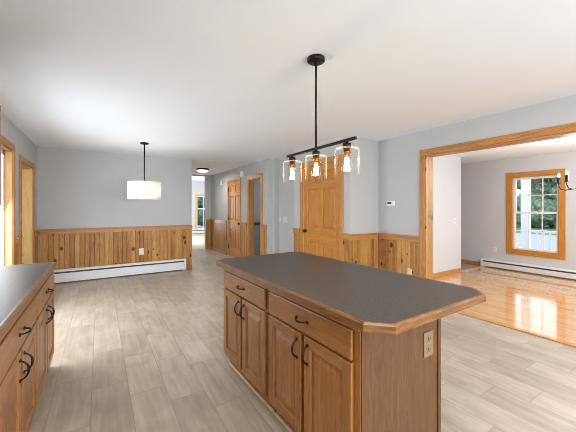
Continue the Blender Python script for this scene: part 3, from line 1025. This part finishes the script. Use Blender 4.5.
# ---------------------------------------------------------------- lamps
# linear island pendant
PX, PY = 1.33, 1.722
r = thing('island_pendant', 'black bar pendant with three clear glass shades over the island', 'pendant light', (PX, PY, 1.55))
Z = lambda z: z - 1.55
bm = bmesh.new()
lathe(bm, [(0, Z(2.4585)), (0.063, Z(2.4585)), (0.064, Z(2.435)), (0.058, Z(2.43)), (0.012, Z(2.428)), (0.011, Z(2.41)), (0, Z(2.41))], (0, 0, 0), 32)
obj('canopy', bm, 'black_metal', r)
bm = bmesh.new()
lathe(bm, [(0, Z(1.80)), (0.0075, Z(1.80)), (0.0075, Z(2.42)), (0, Z(2.42))], (0, 0, 0), 12)
obj('stem', bm, 'black_metal', r)
obj('bar', B((-0.009, 0.009, -0.40, 0.39, Z(1.792), Z(1.81))), 'black_metal', r, 0.002)
for q in (-0.32, 0.0, 0.315):
    bm = bmesh.new()
    lathe(bm, [(0, Z(1.79)), (0.009, Z(1.79)), (0.009, Z(1.782)), (0.027, Z(1.781)), (0.027, Z(1.752)), (0, Z(1.752))], (0, q, 0), 20)
    so = obj('socket', bm, 'black_metal', r)
    bm = bmesh.new()
    lathe(bm, [(0, Z(1.7515)), (0.022, Z(1.7515)), (0.022, Z(1.73)), (0.026, Z(1.729)), (0.026, Z(1.722)), (0.02, Z(1.72)), (0.02, Z(1.70)), (0, Z(1.70))], (0, q, 0), 20)
    co = obj('collar', bm, 'copper', so)
    co['label'] = 'brass lamp collar'
    bm = bmesh.new()
    lathe(bm, [(0.026, Z(1.752)), (0.070, Z(1.751)), (0.077, Z(1.745)), (0.079, Z(1.735)), (0.079, Z(1.578)), (0.0765, Z(1.578)), (0.0765, Z(1.733)), (0.075, Z(1.742)), (0.07, Z(1.748)), (0.026, Z(1.749))], (0, q, 0), 40)
    obj('glass_shade', bm, 'shade_glass', r)
    bm = bmesh.new()
    lathe(bm, [(0.014, Z(1.70)), (0.018, Z(1.685)), (0.030, Z(1.655)), (0.036, Z(1.625)), (0.033, Z(1.598)), (0.018, Z(1.582)), (0, Z(1.578))], (0, q, 0), 20)
    bu = obj('bulb', bm, 'bulb_glass', r)
    bm = bmesh.new()
    for i in range(6):
        a = i * PI / 3
        tube(bm, [(0.008 * math.cos(a), q + 0.008 * math.sin(a), Z(1.692)), (0.019 * math.cos(a), q + 0.019 * math.sin(a), Z(1.605))], 0.004, 5)
    obj('filament', bm, 'filament', bu)
    l = bpy.data.lights.new('bulb_glow', 'POINT')
    l.energy = 1.6
    l.color = (1, 0.8, 0.55)
    l.shadow_soft_size = 0.03
    lo = bpy.data.objects.new('bulb_glow', l)
    lo.location = (PX, PY + q, 1.64)
    COL.objects.link(lo)

# drum pendant in the dining area
DX, DY = 0.636, 5.5
r = thing('drum_pendant', 'white drum shade pendant hanging before the dining wall', 'pendant light', (DX, DY, 1.515))
bm = bmesh.new()
lathe(bm, [(0, 0.944), (0.065, 0.944), (0.065, 0.93), (0.058, 0.923), (0, 0.923)], (0, 0, 0), 28)
obj('canopy', bm, 'black_metal', r)
bm = bmesh.new()
lathe(bm, [(0, 0.22), (0.011, 0.22), (0.011, 0.925), (0, 0.925)], (0, 0, 0), 12)
obj('stem', bm, 'black_metal', r)
bm = bmesh.new()
lathe(bm, [(0.258, 0.0), (0.258, 0.29), (0.254, 0.29), (0.254, 0.0), (0.258, 0.0)], (0, 0, 0), 48)
sh = obj('lamp_shade', bm, 'shade', r)
bm = bmesh.new()
lathe(bm, [(0, 0.006), (0.252, 0.006), (0.252, 0.009), (0, 0.009)], (0, 0, 0), 48)
obj('diffuser', bm, 'shade', sh)
bm = bmesh.new()
for a in (0, 2 * PI / 3, 4 * PI / 3):
    tube(bm, [(0, 0, 0.285), (0.253 * math.cos(a), 0.253 * math.sin(a), 0.285)], 0.003, 6)
lathe(bm, [(0, 0.24), (0.022, 0.24), (0.022, 0.29), (0, 0.29)], (0, 0, 0), 14)
obj('spider', bm, 'black_metal', r)

l = bpy.data.lights.new('drum_glow', 'POINT')
l.energy = 5.5
l.color = (1, 0.95, 0.88)
l.shadow_soft_size = 0.05
lo = bpy.data.objects.new('drum_glow', l)
lo.location = (DX, DY, 1.66)
COL.objects.link(lo)

# flush hall light
r = thing('flush_ceiling_light', 'round lit flush light with dark ring on hall ceiling', 'ceiling light', (2.42, 8.25, 2.36))
bm = bmesh.new()
lathe(bm, [(0, 0.0995), (0.165, 0.0995), (0.165, 0.055), (0.15, 0.055), (0.15, 0.08), (0, 0.08)], (0, 0, 0), 40)
obj('ring', bm, 'black_metal', r)
bm = bmesh.new()
lathe(bm, [(0, 0.0), (0.09, 0.005), (0.135, 0.022), (0.149, 0.05), (0.149, 0.079), (0, 0.079)], (0, 0, 0), 40)
obj('diffuser', bm, 'lit_diffuser', r)
area('hall_lamp_glow', (2.42, 8.25, 2.35), (0, 0, -1), 0.3, 0.3, 12, (1, 0.93, 0.82))

# living room chandelier
cx, cy = 5.75, 1.22
r = thing('chandelier', 'black candle-arm chandelier at right edge before the sash window', 'chandelier', (cx, cy, 1.6))
bm = bmesh.new()
lathe(bm, [(0, -0.02), (0.012, -0.01), (0.02, 0.02), (0.03, 0.06), (0.018, 0.12), (0.012, 0.2), (0.02, 0.3), (0.01, 0.34), (0, 0.34)], (0, 0, 0), 16)
obj('column', bm, 'black_metal', r)
bm = bmesh.new()
tube(bm, [(0, 0, 0.33), (0, 0, 0.84)], 0.006, 8)
obj('stem', bm, 'black_metal', r)
bm = bmesh.new()
lathe(bm, [(0, 0.859), (0.06, 0.859), (0.06, 0.845), (0.02, 0.83), (0, 0.83)], (0, 0, 0), 20)
obj('canopy', bm, 'black_metal', r)
l = bpy.data.lights.new('chandelier_fill', 'POINT')  # extra light added at the chandelier to brighten the window wall
l.energy = 40
l.color = (1, 0.97, 0.93)
l.shadow_soft_size = 0.3
lo = bpy.data.objects.new('chandelier_fill', l)
lo.location = (cx, cy, 1.95)
COL.objects.link(lo)
R = 0.37
for i in range(6):
    a = math.radians(88 + 60 * i)
    ca, sa = math.cos(a), math.sin(a)
    prof = [(0.012, 0.1), (0.1, 0.085), (0.2, 0.045), (0.29, 0.03), (0.345, 0.045), (0.366, 0.09), (R, 0.13)]
    bm = bmesh.new()
    tube(bm, [(p * ca, p * sa, q) for p, q in prof], 0.0065, 8)
    arm = obj('arm', bm, 'black_metal', r)
    bm = bmesh.new()
    lathe(bm, [(0, 0.13), (0.026, 0.135), (0.026, 0.142), (0.021, 0.146), (0.020, 0.222), (0, 0.222)], (R * ca, R * sa, 0), 14)
    obj('cup', bm, 'black_metal', arm)
    bm = bmesh.new()
    lathe(bm, [(0, 0.2225), (0.014, 0.2225), (0.019, 0.246), (0.013, 0.276), (0.003, 0.292), (0, 0.292)], (R * ca, R * sa, 0), 14)
    obj('candle_bulb', bm, 'candle', arm)

# ---------------------------------------------------------------- outdoors
struct('ground_lawn', B((28, 90, -30, 90, -0.75, -0.62)), 'lawn', 'green lawn beyond the porch', 'lawn')
struct('ground_drive', B((9.6, 28, -20, 60, -0.75, -0.62)), 'drive', 'pale driveway below the porch', 'ground')
struct('porch_floor', B((7.79, 9.7, -2, 9, -0.2, -0.08)), 'deck', 'pale porch deck outside the sash window', 'porch')
o = thing('porch_post', 'white square porch post outside the sash window', 'post', (9.45, 3.27, -0.08))
obj('shaft', B((-0.085, 0.085, -0.085, 0.085, 0.18, 2.5)), 'porch_paint', o, 0.006)
obj('plinth', B((-0.1, 0.1, -0.1, 0.1, 0, 0.18)), 'porch_paint', o, 0.006)
r = thing('porch_railing', 'white porch railing with slim balusters outside the sash window', 'railing', (9.45, 0.0, -0.08))
obj('top_rail', B((-0.045, 0.045, -1.5, 3.165, 0.82, 0.88)), 'porch_paint', r, 0.006)
obj('bottom_rail', B((-0.03, 0.03, -1.5, 3.165, 0.08, 0.13)), 'porch_paint', r, 0.006)
bm = bmesh.new()
box(bm, -0.018, 0.018, -0.018, 0.018, 0.13, 0.82)
b0 = obj('baluster', bm, 'porch_paint', r, loc=(0, 3.04, 0))
for i in range(1, 30):
    c = b0.copy()
    COL.objects.link(c)
    c.location = (0, 3.04 - i * 0.135, 0)


def tree(x, y, h, w, label):
    r = thing('tree', label, 'tree', (x, y, -0.66), 0, 'trees beyond the lawn')
    bm = bmesh.new()
    tube(bm, [(0, 0, -0.05), (0.1, 0.05, h * 0.25), (0.0, 0.1, h * 0.5)], [0.22, 0.17, 0.1], 8)
    obj('trunk', bm, 'bark', r)
    bm = bmesh.new()
    for k in range(20):
        a = random.random() * 2 * PI
        q = random.random() ** 0.5 * w * 0.75
        zc = h * (0.12 + 0.75 * random.random())
        s = w * (0.3 + 0.25 * random.random()) * (1.1 - 0.5 * zc / h)
        mt = Matrix.Translation((q * math.cos(a), q * math.sin(a), zc)) @ Matrix.Diagonal((s, s, s * 0.8, 1))
        bmesh.ops.create_icosphere(bm, subdivisions=3, radius=1.0, matrix=mt)
    for v in bm.verts:
        v.co += Vector((random.uniform(-1, 1), random.uniform(-1, 1), random.uniform(-1, 1))) * 0.14
    obj('crown', bm, 'leaf', r)


tree(39, 11.3, 10.0, 3.6, 'dense green tree seen through the middle of the sash window')
tree(41, 18.6, 10.5, 3.4, 'green tree seen at the left of the sash window')
tree(40, 4.2, 11.0, 3.4, 'green tree seen at the right of the sash window')
tree(56, 25.0, 15.0, 5.0, 'far green tree seen beside the white porch post')
tree(57, 13.0, 15.0, 5.0, 'farthest green tree behind the others outside')
struct('ground_back', B((-6, 20, 16.2, 45, -0.75, -0.62)), 'drive', 'pale ground outside the far room', 'ground')
tree(9.6, 29, 7.0, 2.6, 'green tree outside the far room window')
